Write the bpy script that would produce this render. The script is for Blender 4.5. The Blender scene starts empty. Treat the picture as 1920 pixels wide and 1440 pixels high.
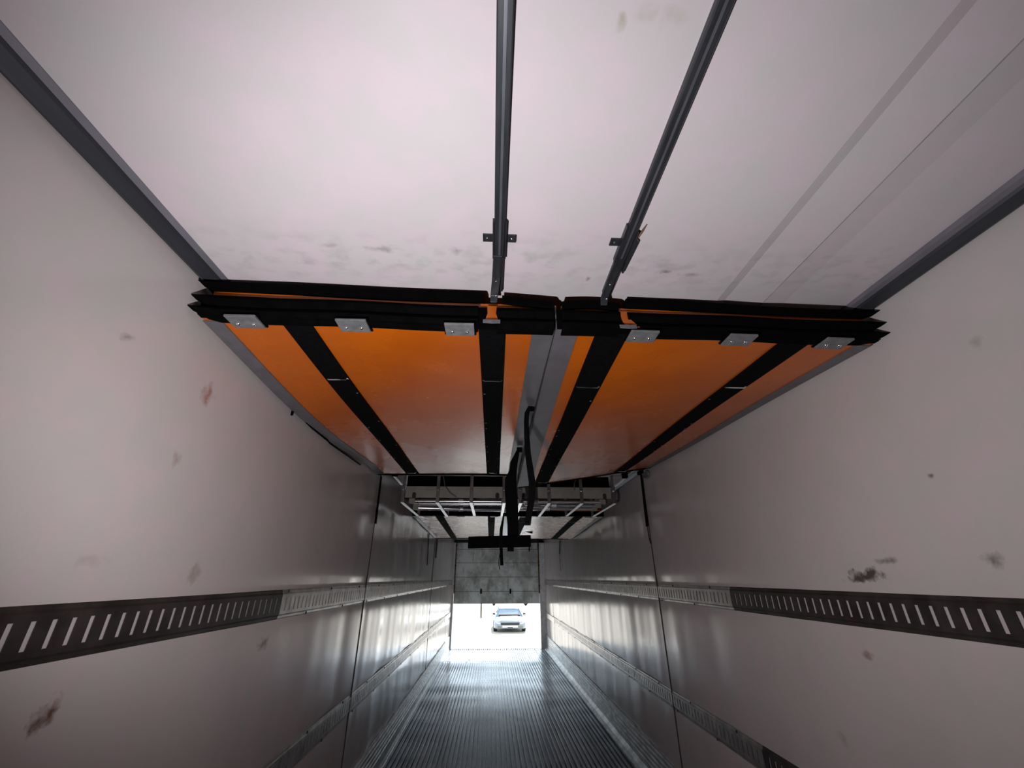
import bpy, math, random
from mathutils import Vector, Matrix
random.seed(7)

# ------------------------------------------------------------------ camera
scene = bpy.context.scene
CAM_Z = 1.62
FPX = 766.7                                   # focal length in pixels of the 1920 px frame


def camera_rotation(vp=(920.4, 1083.5), f=FPX, roll=1.06):
    """World axes in camera space from the vanishing point of the trailer's length."""
    Y = Vector((vp[0] - 960.0, -(vp[1] - 720.0), -f)).normalized()
    u = Vector((math.sin(math.radians(roll)), math.cos(math.radians(roll)), 0))
    Z = (u - Y * u.dot(Y)).normalized()
    X = Y.cross(Z)
    return Matrix((X, Y, Z))                  # cam -> world


R3 = camera_rotation()
cam_data = bpy.data.cameras.new('camera')
cam = bpy.data.objects.new('camera', cam_data)
scene.collection.objects.link(cam)
cam_data.sensor_fit = 'HORIZONTAL'
cam_data.sensor_width = 36.0
cam_data.lens = 36.0 * FPX / 1920.0
cam_data.clip_start = 0.02
cam_data.clip_end = 800
M = R3.to_4x4()
M.translation = Vector((0, 0, CAM_Z))
cam.matrix_world = M
scene.camera = cam

# ------------------------------------------------------------------ light
vs = scene.view_settings
vs.view_transform = 'Standard'
vs.look = 'None'
vs.exposure = 0.0
vs.gamma = 1.0
vs.use_curve_mapping = False

world = bpy.data.worlds.new('world')
scene.world = world
world.use_nodes = True
bg = world.node_tree.nodes['Background']
bg.inputs[0].default_value = (0.80, 0.92, 1.0, 1)
bg.inputs[1].default_value = 1.7

sun_d = bpy.data.lights.new('sun', 'SUN')
sun_d.energy = 15
sun_d.angle = math.radians(0.6)
sun = bpy.data.objects.new('sun', sun_d)
scene.collection.objects.link(sun)
sun.rotation_euler = (math.radians(-58), 0, math.radians(-9))   # behind the parked car

lamp_d = bpy.data.lights.new('hand_lamp', 'SPOT')                 # hand lamp held below the phone, aimed up at the roof
lamp_d.energy = 98
lamp_d.spot_size = math.radians(153)
lamp_d.spot_blend = 0.75
lamp_d.shadow_soft_size = 0.012
lamp_d.color = (1.0, 0.955, 0.985)
lamp = bpy.data.objects.new('hand_lamp', lamp_d)
scene.collection.objects.link(lamp)
LM = (R3 @ Vector((0.213, 0.237, -1.0))).to_track_quat('-Z', 'Y').to_matrix().to_4x4()
LM.translation = Vector((-0.28, 0.404, CAM_Z - 0.236))
lamp.matrix_world = LM

# ------------------------------------------------------------------ helpers
col = scene.collection
ORIG = {}


class MB:
    """Collects shapes in world coordinates; build() links them as one mesh object."""

    def __init__(self):
        self.v = []
        self.f = []

    def add(self, vs_, fs):
        n = len(self.v)
        self.v.extend(tuple(p) for p in vs_)
        self.f.extend(tuple(i + n for i in f) for f in fs)
        return self

    def box(self, x0, x1, y0, y1, z0, z1):
        vs_ = [(x, y, z) for x in (x0, x1) for y in (y0, y1) for z in (z0, z1)]
        return self.add(vs_, [(0, 1, 3, 2), (4, 6, 7, 5), (0, 4, 5, 1), (2, 3, 7, 6), (0, 2, 6, 4), (1, 5, 7, 3)])

    def loft(self, rings, closed=True, cap=True):
        n = len(rings[0])
        vs_ = [p for r in rings for p in r]
        fs = []
        for i in range(len(rings) - 1):
            for j in range(n if closed else n - 1):
                k = (j + 1) % n
                fs.append((i * n + j, i * n + k, (i + 1) * n + k, (i + 1) * n + j))
        if cap and closed:
            fs.append(tuple(range(n - 1, -1, -1)))
            fs.append(tuple((len(rings) - 1) * n + j for j in range(n)))
        return self.add(vs_, fs)

    def tube(self, pts, r, n=10, cap=True):
        pts = [Vector(p) for p in pts]
        rs = r if isinstance(r, (list, tuple)) else [r] * len(pts)
        rings = []
        prev = None
        for i, p in enumerate(pts):
            if i == 0:
                t = pts[1] - pts[0]
            elif i == len(pts) - 1:
                t = pts[-1] - pts[-2]
            else:
                t = pts[i + 1] - pts[i - 1]
            t.normalize()
            if prev is None:
                a = Vector((0, 0, 1)) if abs(t.z) < 0.9 else Vector((1, 0, 0))
            else:
                a = prev
            s = (a - t * a.dot(t)).normalized()
            prev = s
            b = t.cross(s)
            rings.append([p + (s * math.cos(2 * math.pi * k / n) + b * math.sin(2 * math.pi * k / n)) * rs[i] for k in range(n)])
        return self.loft(rings, True, cap)

    def disc(self, c, axis, r, h, n=12):
        c = Vector(c)
        axis = Vector(axis).normalized()
        return self.tube([c, c + axis * h * 0.35, c + axis * h * 0.70, c + axis * h * 0.92, c + axis * h], [r, r * 0.94, r * 0.71, r * 0.38, r * 0.08], n)

    def strip(self, pts, widths, wdir, th, tdir):
        """flat band through pts, width along wdir, thickness along tdir"""
        wdir = Vector(wdir)
        tdir = Vector(tdir)
        rings = []
        for i, p in enumerate(pts):
            p = Vector(p)
            w = widths[i] if isinstance(widths, (list, tuple)) else widths
            a, b = p - wdir * w / 2, p + wdir * w / 2
            rings.append([a, b, b + tdir * th, a + tdir * th])
        return self.loft(rings)

    def prism_y(self, prof, y0, y1):
        return self.loft([[(x, y0, z) for x, z in prof], [(x, y1, z) for x, z in prof]])

    def build(self, name, mat, parent=None, smooth=False, bevel=0.0, auto=40):
        o0 = Vector(ORIG.get(parent.name, (0, 0, 0))) if parent else Vector((0, 0, 0))
        me = bpy.data.meshes.new(name)
        me.from_pydata([Vector(p) - o0 for p in self.v], [], self.f)
        me.validate()
        import bmesh
        bm = bmesh.new()
        bm.from_mesh(me)
        bmesh.ops.recalc_face_normals(bm, faces=bm.faces)
        bm.to_mesh(me)
        bm.free()
        me.materials.append(mat)
        o = bpy.data.objects.new(name, me)
        col.objects.link(o)
        if parent:
            o.parent = parent
        ORIG[o.name] = tuple(o0)
        if smooth:
            me.polygons.foreach_set('use_smooth', [True] * len(me.polygons))
            if auto:
                me.set_sharp_from_angle(angle=math.radians(auto))
        if bevel:
            b = o.modifiers.new('bevel', 'BEVEL')
            b.width = bevel
            b.segments = 2
            b.limit_method = 'ANGLE'
        return o


def tag(o, label=None, cat=None, group=None, kind=None):
    if label:
        o['label'] = label
    if cat:
        o['category'] = cat
    if group:
        o['group'] = group
    if kind:
        o['kind'] = kind
    return o


def thing(name, loc, label, cat, group=None):
    o = bpy.data.objects.new(name, None)
    o.location = loc
    o.empty_display_size = 0.1
    col.objects.link(o)
    ORIG[o.name] = tuple(loc)
    return tag(o, label, cat, group)


def share(src, dx, dy, dz, parent):
    """one more copy of an alike piece, sharing its mesh"""
    o = src.copy()
    col.objects.link(o)
    o.parent = parent
    o.location = Vector(src.location) + Vector((dx, dy, dz))
    return o


def lerp(a, b, t):
    return a + (b - a) * t


def smooth01(t):
    t = max(0.0, min(1.0, t))
    return t * t * (3 - 2 * t)


# ------------------------------------------------------------------ materials
class NT:
    def __init__(self, name):
        self.m = bpy.data.materials.new(name)
        self.m.use_nodes = True
        self.t = self.m.node_tree
        self.n = self.t.nodes
        self.p = self.n['Principled BSDF']
        self._pos = None

    def link(self, a, b):
        self.t.links.new(a, b)

    def pos(self):
        if not self._pos:
            g = self.n.new('ShaderNodeNewGeometry')
            self._pos = g.outputs['Position']
        return self._pos

    def mapping(self, scale=(1, 1, 1), loc=(0, 0, 0)):
        m = self.n.new('ShaderNodeMapping')
        m.inputs['Scale'].default_value = scale
        m.inputs['Location'].default_value = loc
        self.link(self.pos(), m.inputs['Vector'])
        return m.outputs[0]

    def noise(self, scale, detail=4, vec=None, rough=0.55):
        n = self.n.new('ShaderNodeTexNoise')
        n.inputs['Scale'].default_value = scale
        n.inputs['Detail'].default_value = detail
        n.inputs['Roughness'].default_value = rough
        self.link(vec or self.pos(), n.inputs['Vector'])
        return n.outputs['Fac'], n.outputs['Color']

    def ramp(self, fac, stops):
        r = self.n.new('ShaderNodeValToRGB')
        el = r.color_ramp.elements
        while len(el) < len(stops):
            el.new(0.5)
        for e, (p, c) in zip(el, stops):
            e.position = p
            e.color = (c, c, c, 1) if not isinstance(c, tuple) else (*c, 1)
        self.link(fac, r.inputs[0])
        return r.outputs[0]

    def math(self, op, a, b=None, clamp=False):
        m = self.n.new('ShaderNodeMath')
        m.operation = op
        m.use_clamp = clamp
        for i, v in enumerate((a, b)):
            if v is None:
                continue
            if hasattr(v, 'is_output'):
                self.link(v, m.inputs[i])
            else:
                m.inputs[i].default_value = v
        return m.outputs[0]

    def mix(self, fac, a, b, mode='MIX'):
        m = self.n.new('ShaderNodeMix')
        m.data_type = 'RGBA'
        m.blend_type = mode
        for sock, v in ((m.inputs[0], fac), (m.inputs[6], a), (m.inputs[7], b)):
            if hasattr(v, 'is_output'):
                self.link(v, sock)
            elif isinstance(v, tuple):
                sock.default_value = (*v, 1)
            else:
                sock.default_value = v
        return m.outputs[2]

    def bump(self, h, strength=0.2, dist=0.01):
        b = self.n.new('ShaderNodeBump')
        b.inputs['Strength'].default_value = strength
        b.inputs['Distance'].default_value = dist
        self.link(h, b.inputs['Height'])
        self.link(b.outputs[0], self.p.inputs['Normal'])

    def set(self, **k):
        for key, v in k.items():
            s = self.p.inputs[key.replace('_', ' ')]
            if hasattr(v, 'is_output'):
                self.link(v, s)
            elif isinstance(v, tuple):
                s.default_value = (*v, 1)
            else:
                s.default_value = v
        return self


def spots(nt, base, lst):
    """dirt spots at fixed places: (center xyz, radii xyz, colour, strength)"""
    c = base
    _, ncol = nt.noise(9, 5)
    for cen, rad, colr, st in lst:
        v = nt.n.new('ShaderNodeVectorMath')
        v.operation = 'SUBTRACT'
        nt.link(nt.pos(), v.inputs[0])
        v.inputs[1].default_value = cen
        d = nt.n.new('ShaderNodeVectorMath')
        d.operation = 'DIVIDE'
        nt.link(v.outputs[0], d.inputs[0])
        d.inputs[1].default_value = rad
        _, nc = nt.noise(24, 4)
        s = nt.n.new('ShaderNodeVectorMath')
        s.operation = 'MULTIPLY_ADD'
        nt.link(nc, s.inputs[0])
        s.inputs[1].default_value = (2.6, 2.6, 2.6)
        s.inputs[2].default_value = (-1.3, -1.3, -1.3)
        a = nt.n.new('ShaderNodeVectorMath')
        a.operation = 'ADD'
        nt.link(d.outputs[0], a.inputs[0])
        nt.link(s.outputs[0], a.inputs[1])
        ln = nt.n.new('ShaderNodeVectorMath')
        ln.operation = 'LENGTH'
        nt.link(a.outputs[0], ln.inputs[0])
        f = nt.math('MULTIPLY', nt.math('SUBTRACT', 1.0, ln.outputs['Value'], True), st * 1.8, True)
        c = nt.mix(f, c, colr)
    return c


def mat_liner(name, base, rough, spot_list, smear=None, mottle=0.5):
    nt = NT(name)
    f1, _ = nt.noise(2.2, 5)
    f2, _ = nt.noise(7.0, 4, nt.mapping((1, 1, 1), (5, 3, 1)))
    warm = tuple(min(1, b * k) for b, k in zip(base, (1.03, 0.975, 1.0)))
    cool = tuple(b * k for b, k in zip(base, (0.95, 0.99, 0.965)))
    c = nt.mix(nt.ramp(f2, [(0.40, 0.0), (0.60, 1.0)]), warm, cool)
    c = nt.mix(nt.ramp(f1, [(0.42, mottle * 0.5), (0.70, 0.0)]), c, tuple(b * 0.80 for b in base))
    # fine specks of dirt
    f3, _ = nt.noise(55, 3, nt.mapping((1, 1, 1), (2, 9, 4)))
    c = nt.mix(nt.ramp(f3, [(0.70, 0.0), (0.78, 0.0)]), c, (0.26, 0.23, 0.21))
    if smear:
        c = smear(nt, c)
    c = spots(nt, c, spot_list)
    rr = nt.math('MULTIPLY_ADD', f1, 0.16)
    rr.node.inputs[2].default_value = rough - 0.08
    nt.set(Base_Color=c, Roughness=rr, IOR=1.5)
    g, _ = nt.noise(90, 2)
    nt.bump(g, 0.05, 0.002)
    return nt.m


def mat_simple(name, c, rough=0.5, metal=0.0, var=0.15, scale=8.0, vscale=(1, 1, 1), spec=0.5, bump=0.0, bscale=60, coat=0.0):
    nt = NT(name)
    f, _ = nt.noise(scale, 5, nt.mapping(vscale))
    lo = tuple(x * (1 - var) for x in c)
    hi = tuple(min(1, x * (1 + var)) for x in c)
    cc = nt.mix(nt.ramp(f, [(0.35, 0.0), (0.65, 1.0)]), lo, hi)
    nt.set(Base_Color=cc, Roughness=rough, Metallic=metal)
    nt.p.inputs['Specular IOR Level'].default_value = spec
    if coat:
        nt.p.inputs['Coat Weight'].default_value = coat
        nt.p.inputs['Coat Roughness'].default_value = 0.12
    if bump:
        g, _ = nt.noise(bscale, 3)
        nt.bump(g, bump, 0.003)
    return nt.m


L, R = -1.017, 1.453            # wall faces
ZC = 2.582                      # ceiling
Y0, Y1 = -3.4, 12.12            # nose and rear frame
WHITE = (0.455, 0.415, 0.408)


def px_wall(px, x=None, y=None, z=None):
    d = R3 @ Vector((px[0] - 960.0, -(px[1] - 720.0), -FPX))
    if x is not None:
        s = x / d.x
    elif y is not None:
        s = y / d.y
    else:
        s = (z - CAM_Z) / d.z
    p = d * s
    return (p.x, p.y, p.z + CAM_Z)


BRN = (0.13, 0.075, 0.06)
GRY = (0.16, 0.15, 0.145)
left_spots = [(px_wall(p, x=L), r, c, s) for p, r, c, s in [
    ((388, 742), (0.1, 0.035, 0.05), (0.30, 0.17, 0.15), 0.7),
    ((90, 1335), (0.1, 0.035, 0.035), BRN, 0.8),
    ((65, 1362), (0.1, 0.02, 0.02), BRN, 0.7),
    ((240, 632), (0.1, 0.02, 0.02), GRY, 0.4),
    ((495, 1205), (0.1, 0.05, 0.035), BRN, 0.6),
    ((365, 1075), (0.1, 0.04, 0.03), (0.30, 0.25, 0.23), 0.6),
    ((330, 860), (0.1, 0.02, 0.03), (0.3, 0.24, 0.23), 0.5),
    ((170, 1050), (0.1, 0.05, 0.02), (0.35, 0.3, 0.3), 0.4)]]
right_spots = [(px_wall(p, x=R), r, c, s) for p, r, c, s in [
    ((1625, 1077), (0.1, 0.10, 0.026), (0.07, 0.06, 0.055), 0.9),
    ((1605, 1085), (0.1, 0.06, 0.018), (0.07, 0.06, 0.055), 0.9),
    ((1665, 1052), (0.1, 0.06, 0.014), GRY, 0.55),
    ((1865, 1050), (0.1, 0.035, 0.03), GRY, 0.55),
    ((1745, 892), (0.1, 0.012, 0.012), BRN, 0.6),
    ((1628, 1227), (0.1, 0.03, 0.015), (0.25, 0.18, 0.16), 0.6),
    ((1830, 640), (0.1, 0.02, 0.03), (0.3, 0.27, 0.26), 0.5),
    ((1580, 1380), (0.1, 0.03, 0.03), (0.3, 0.25, 0.24), 0.4)]]
ceil_spots = [(px_wall(p, z=ZC), r, c, s) for p, r, c, s in [
    ((612, 459), (0.045, 0.012, 0.1), (0.30, 0.28, 0.28), 0.5),
    ((715, 468), (0.05, 0.018, 0.1), (0.28, 0.26, 0.26), 0.55),
    ((855, 472), (0.025, 0.02, 0.1), (0.28, 0.26, 0.26), 0.5),
    ((1102, 522), (0.012, 0.015, 0.1), (0.25, 0.23, 0.23), 0.7),
    ((1010, 480), (0.06, 0.03, 0.1), (0.36, 0.34, 0.34), 0.4),
    ((1248, 509), (0.02, 0.012, 0.1), (0.22, 0.2, 0.2), 0.7),
    ((1295, 515), (0.05, 0.012, 0.1), (0.26, 0.24, 0.24), 0.6),
    ((1165, 42), (0.012, 0.018, 0.1), (0.36, 0.33, 0.3), 0.7),
    ((1215, 25), (0.03, 0.02, 0.1), (0.40, 0.37, 0.34), 0.5),
    ((1265, 32), (0.03, 0.02, 0.1), (0.40, 0.37, 0.34), 0.5)]]


def ceil_smear(nt, c):
    # grey scuff band where the folded bulkhead swings against the roof
    sep = nt.n.new('ShaderNodeSeparateXYZ')
    nt.link(nt.pos(), sep.inputs[0])
    y = sep.outputs[1]
    f, _ = nt.noise(15, 5, nt.mapping((1.0, 1.6, 1), (1, 4, 0)))
    band = nt.math('SUBTRACT', 1.0, nt.math('ABSOLUTE', nt.math('MULTIPLY', nt.math('SUBTRACT', y, 1.08), 5.5)), True)
    fac = nt.math('MULTIPLY', nt.ramp(f, [(0.48, 0.0), (0.74, 0.5)]), band)
    return nt.mix(fac, c, (0.25, 0.245, 0.245))


M_wallL = mat_liner('liner_left', WHITE, 0.20, left_spots)
M_wallR = mat_liner('liner_right', WHITE, 0.20, right_spots)
M_ceil = mat_liner('roof_liner', (0.50, 0.464, 0.478), 0.45, ceil_spots, ceil_smear, 0.35)
M_dark = mat_simple('seam_dark', (0.02, 0.02, 0.02), 0.8)
M_cove = mat_simple('cove_aluminium', (0.075, 0.08, 0.092), 0.42, 0.75, 0.15, 5, (4, 0.4, 4))
M_cove2 = mat_simple('cove_edge_aluminium', (0.22, 0.215, 0.245), 0.45, 0.6, 0.1, 5)
M_shadow_strip = mat_simple('roof_shadow_strip', (0.27, 0.25, 0.26), 0.6, 0, 0.15, 12)
M_rail = mat_simple('rail_aluminium', (0.05, 0.055, 0.062), 0.42, 0.7, 0.2, 30, (3, 0.3, 3))
M_railc = mat_simple('rail_core', (0.14, 0.15, 0.17), 0.42, 0.7, 0.15, 30, (3, 0.3, 3))
M_etrack = mat_simple('etrack_dark_steel', (0.034, 0.027, 0.026), 0.55, 0.4, 0.35, 14, (1, 1, 1), bump=0.15)
M_etrack2 = mat_simple('etrack_bright_steel', (0.42, 0.40, 0.39), 0.36, 0.85, 0.22, 14, (1, 1, 1), bump=0.1)
M_black = mat_simple('black_vinyl', (0.0012, 0.0012, 0.0014), 0.85, 0, 0.3, 25, spec=0.03)
M_web = mat_simple('black_webbing', (0.0026, 0.0026, 0.003), 0.9, 0, 0.25, 60, spec=0.04, bump=0.2, bscale=200)
M_grey = mat_simple('grey_vinyl', (0.088, 0.084, 0.092), 0.45, 0, 0.12, 15)
M_clip = mat_simple('zinc_plate', (0.15, 0.155, 0.16), 0.55, 0.3, 0.18, 40)
M_chrome = mat_simple('bright_steel', (0.85, 0.85, 0.86), 0.16, 1.0, 0.08, 20)
M_tube = mat_simple('load_bar_aluminium', (0.88, 0.89, 0.90), 0.26, 1.0, 0.12, 14, (0.5, 4, 4))
M_rackbar = mat_simple('rack_steel', (0.14, 0.12, 0.12), 0.42, 0.7, 0.2, 14)
M_arm = mat_simple('rack_arm_aluminium', (0.90, 0.91, 0.93), 0.36, 0.6, 0.08, 14)
M_board = mat_simple('rack_plate', (0.24, 0.225, 0.20), 0.5, 0.3, 0.12, 9)
M_rust = mat_simple('rusty_steel', (0.12, 0.06, 0.035), 0.75, 0.2, 0.5, 18, bump=0.3)


def mat_orange():
    nt = NT('orange_panel')
    f, _ = nt.noise(3.0, 5)
    c = nt.mix(nt.ramp(f, [(0.35, 0.0), (0.65, 1.0)]), (0.36, 0.072, 0.0012), (0.42, 0.09, 0.002))
    g, _ = nt.noise(14, 6, nt.mapping((1, 1, 1), (3, 1, 7)))
    c = nt.mix(nt.ramp(g, [(0.56, 0.0), (0.75, 0.12)]), c, (0.15, 0.04, 0.012))
    h, _ = nt.noise(70, 2)
    c = nt.mix(nt.ramp(h, [(0.72, 0.0), (0.78, 0.2)]), c, (0.09, 0.03, 0.012))
    nt.set(Base_Color=c, Roughness=nt.ramp(f, [(0.3, 0.255), (0.7, 0.285)]), IOR=1.42)
    k, _ = nt.noise(9, 2)
    nt.bump(k, 0.03, 0.004)
    return nt.m


M_orange = mat_orange()


def mat_floor():
    nt = NT('duct_floor_aluminium')
    f, _ = nt.noise(1.0, 5, nt.mapping((0.9, 2.4, 1)))
    c = nt.mix(nt.ramp(f, [(0.34, 0.0), (0.60, 1.0)]), (0.30, 0.335, 0.385), (0.54, 0.595, 0.66))
    g, _ = nt.noise(22, 4, nt.mapping((2.0, 0.5, 1)))
    c = nt.mix(nt.ramp(g, [(0.5, 0.0), (0.75, 0.4)]), c, (0.14, 0.14, 0.145))
    nt.set(Base_Color=c, Roughness=nt.ramp(f, [(0.35, 0.26), (0.65, 0.15)]), Metallic=0.7)
    return nt.m


M_floor = mat_floor()
M_kick = mat_simple('kick_plate_aluminium', (0.46, 0.47, 0.48), 0.34, 0.85, 0.35, 6, (1, 1.4, 3), bump=0.08)
M_post = mat_simple('rear_post_galvanised', (0.55, 0.56, 0.56), 0.4, 0.6, 0.15, 9)


def mat_door():
    nt = NT('roller_door_panel')
    f, _ = nt.noise(2.2, 6, nt.mapping((1, 1, 0.8), (2, 0, 5)), 0.65)
    c = nt.mix(nt.ramp(f, [(0.40, 1.0), (0.58, 0.0)]), (0.86, 0.90, 0.85), (0.42, 0.44, 0.38))
    g, _ = nt.noise(5, 5, nt.mapping((2.6, 1, 0.35), (7, 0, 1)))
    c = nt.mix(nt.ramp(g, [(0.58, 0.0), (0.72, 0.65)]), c, (0.20, 0.17, 0.12))
    nt.set(Base_Color=c, Roughness=0.5)
    return nt.m


M_door = mat_door()


def mat_ground():
    nt = NT('sandy_yard')
    f, _ = nt.noise(0.6, 6)
    c = nt.mix(f, (0.50, 0.44, 0.37), (0.66, 0.62, 0.56))
    nt.set(Base_Color=c, Roughness=0.95)
    return nt.m


M_ground = mat_ground()

# ------------------------------------------------------------------ the setting
# floor: aluminium duct floor, ribs running along the trailer
mb = MB()
prof = []
x = L
pitch = 0.0475
k = 0
while x < R - 0.001:
    # every seventh groove is a wider joint between two extrusions
    gap = 0.017 if k % 5 else 0.024
    x1 = min(x + pitch, R)
    prof += [(x, -0.030), (x + gap, -0.030), (x + gap + 0.001, -0.001), (x + gap + 0.002, 0.0), (x1 - 0.002, 0.0), (x1 - 0.001, -0.001), (x1, -0.030)]
    x = x1
    k += 1
ys = [Y0 - 0.1, 12.30]
bottom = [(R, -0.16), (L, -0.16)]
mb.prism_y(prof + bottom, ys[0], ys[1])
floor = tag(mb.build('floor', M_floor), kind='structure')

# ceiling with the shallow lengthwise channel
prof = [(L - 0.06, ZC), (0.848, ZC), (0.886, ZC + 0.009), (1.0380, ZC + 0.005), (1.13, ZC + 0.013), (R + 0.06, ZC + 0.013),
        (R + 0.06, ZC + 0.09), (L - 0.06, ZC + 0.09)]
ceiling = tag(MB().prism_y(prof, Y0 - 0.1, Y1 + 0.12).build('ceiling', M_ceil), kind='structure')
MB().box(1.0365, 1.0395, Y0, Y1, ZC + 0.0035, ZC + 0.008).build('shadow_strip', M_shadow_strip, ceiling)  # added dark strip, stands in for the shadow line along the roof step


# walls: dark core with liner panels proud of it, the joints stay open
def ripple_fn(side):
    rnd = random.Random(11 if side < 0 else 23)
    comps = [(wl, rnd.uniform(0, 6.28), a) for wl, a in ((1.27, 0.0026), (0.71, 0.0018), (0.41, 0.0013), (0.23, 0.0005))]
    ph = [rnd.uniform(0, 6.28) for _ in range(4)]

    def fn(y, z):
        zone = 0 if z < 0.78 else (1 if z < 1.5 else 2)
        amp = smooth01((y - 1.5) / 2.2)
        s = sum(a * math.sin(6.283 * y / wl + p + ph[zone]) for wl, p, a in comps)
        return s * amp
    return fn


TR = {-1: [(0.720, 0.847), (1.442, 1.569)], 1: [(0.688, 0.815), (1.442, 1.569)]}


def bulge(z, tr):
    d = min(min(abs(z - a), abs(z - b)) if not (a <= z <= b) else 0.0 for a, b in tr)
    d = min(d, abs(z - 0.30), abs(2.56 - z)) if z > 0.30 else 0.0
    if z > 1.569:
        # pinched hard under the track's upper lip, then easing out
        return (0.155 * d if d < 0.055 else 0.0085 + 0.005 * (1 - math.exp(-(d - 0.055) / 0.032))) - 0.0135
    return 0.0072 * (1 - math.exp(-d / 0.07)) - 0.0072


def wall_panels(side, xw, seams, mat, parent):
    fn = ripple_fn(side)
    tr = TR[side]
    ends = [Y0] + seams + [Y1]
    zs = []
    z = 0.0
    while z < 2.56:
        zs.append(z)
        near = min(abs(z - e) for a, b in tr for e in (a, b))
        z += 0.012 if near < 0.14 else 0.04
    zs.append(2.57)
    for i in range(len(ends) - 1):
        a, b = ends[i] + 0.007, ends[i + 1] - 0.007
        st = 0.03
        n = max(2, int((b - a) / st))
        yy = [lerp(a, b, t / n) for t in range(n + 1)]
        vs_, fs = [], []
        for y in yy:
            edge = smooth01(min(y - a, b - y) / 0.12)
            for zz in zs:
                d = (bulge(zz, tr) * (0.35 + 0.65 * smooth01((y - 1.4) / 1.8)) + fn(y, zz) * (1 if zz > 0.3 else 0.2)) * (0.35 + 0.65 * edge)
                d = min(d, 0.004)
                vs_.append((xw - side * d, y, zz))
        m = len(zs)
        for p in range(n):
            for q in range(m - 1):
                fs.append((p * m + q, (p + 1) * m + q, (p + 1) * m + q + 1, p * m + q + 1))
        # returns at the two open edges
        for p in (0, n):
            base = len(vs_)
            for q in range(m):
                v = vs_[p * m + q]
                vs_.append((xw + side * 0.02, v[1], v[2]))
            for q in range(m - 1):
                fs.append((p * m + q, p * m + q + 1, base + q + 1, base + q))
        pb = MB()
        pb.add(vs_, fs)
        pb.build('panel', mat, parent, smooth=True)


wl = tag(MB().box(L - 0.09, L - 0.0205, Y0, Y1, 0, ZC).build('wall_left', M_dark), kind='structure')
wall_panels(-1, L, [3.77, 7.90], M_wallL, wl)
for y in (3.77, 7.90):
    MB().box(L - 0.02, L + 0.004, y - 0.006, y + 0.006, 0.30, 2.55).build('seam_batten', M_dark, wl, bevel=0.0015)
wr = tag(MB().box(R + 0.0205, R + 0.09, Y0, Y1, 0, ZC).build('wall_right', M_dark), kind='structure')
wall_panels(1, R, [3.92], M_wallR, wr)
for y in (3.92,):
    MB().box(R - 0.004, R + 0.02, y - 0.006, y + 0.006, 0.30, 2.55).build('seam_batten', M_dark, wr, bevel=0.0015)
tag(MB().box(L - 0.09, R + 0.09, Y0 - 0.1, Y0, 0, ZC).build('wall_front', M_ceil), kind='structure')

# cove trims between roof and walls
for n_, xw, s in ((1, L, 1), (2, R, -1)):
    pr = [(xw, 2.5515), (xw + s * 0.008, 2.5500), (xw + s * 0.040, 2.566), (xw + s * 0.046, 2.5755), (xw + s * 0.046, ZC + 0.016), (xw, ZC + 0.016)]
    o = tag(MB().prism_y(pr, Y0, Y1).build('trim_%d' % n_, M_cove), kind='structure')
    pr = [(xw + s * 0.0465, 2.5735), (xw + s * 0.064, 2.579), (xw + s * 0.066, ZC + 0.016), (xw + s * 0.0465, ZC + 0.016)]
    MB().prism_y(pr, Y0, Y1).build('cove_flange', M_cove2, o)

# kick plates: ribbed aluminium extrusions along the foot of each wall
for nm, xw, s, w in (('baseboard_left', L, 1, 0.022), ('baseboard_right', R, -1, 0.072)):
    pr = [(xw - s * 0.005, 0.305), (xw + s * 0.010, 0.30)]
    z = 0.285
    while z > 0.085:
        pr += [(xw + s * 0.009, z), (xw + s * 0.017, z - 0.006), (xw + s * 0.017, z - 0.016), (xw + s * 0.009, z - 0.022)]
        z -= 0.040
    pr += [(xw + s * 0.010, 0.070), (xw + s * (w * 0.55), 0.040), (xw + s * (w - 0.004), 0.020), (xw + s * w, 0.0), (xw - s * 0.005, 0.0)]
    tag(MB().prism_y(pr, Y0, Y1).build(nm, M_kick), kind='structure')

# rear frame
fr = MB()
fr.box(L - 0.03, L + 0.047, Y1, Y1 + 0.16, 0.0, ZC)
o = tag(fr.build('trim_3', M_post, bevel=0.006), kind='structure')
fr = MB()
fr.box(R - 0.147, R + 0.03, Y1, Y1 + 0.16, 0.0, ZC)
o = tag(fr.build('trim_4', M_post, bevel=0.006), kind='structure')
MB().box(L - 0.03, R + 0.03, Y1 + 0.0, Y1 + 0.16, 2.50, ZC + 0.05).build('trim_5', M_dark)['kind'] = 'structure'
# sill
tag(MB().box(L - 0.06, R + 0.06, 12.30, 12.38, -0.22, -0.005).build('trim_6', M_post, bevel=0.006), kind='structure')

# outside ground
gb = MB()
gb.add([(-160, -60, -1.30), (160, -60, -1.30), (160, 260, -1.30), (-160, 260, -1.30)], [(0, 1, 2, 3)])
tag(gb.build('ground', M_ground), kind='structure')

# ------------------------------------------------------------------ first bulkhead (two folded panels)
XS = 0.213                      # seam between the two panels


def front_y(x):
    return 1.195 + (x + 1.0) * 0.0235


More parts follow.
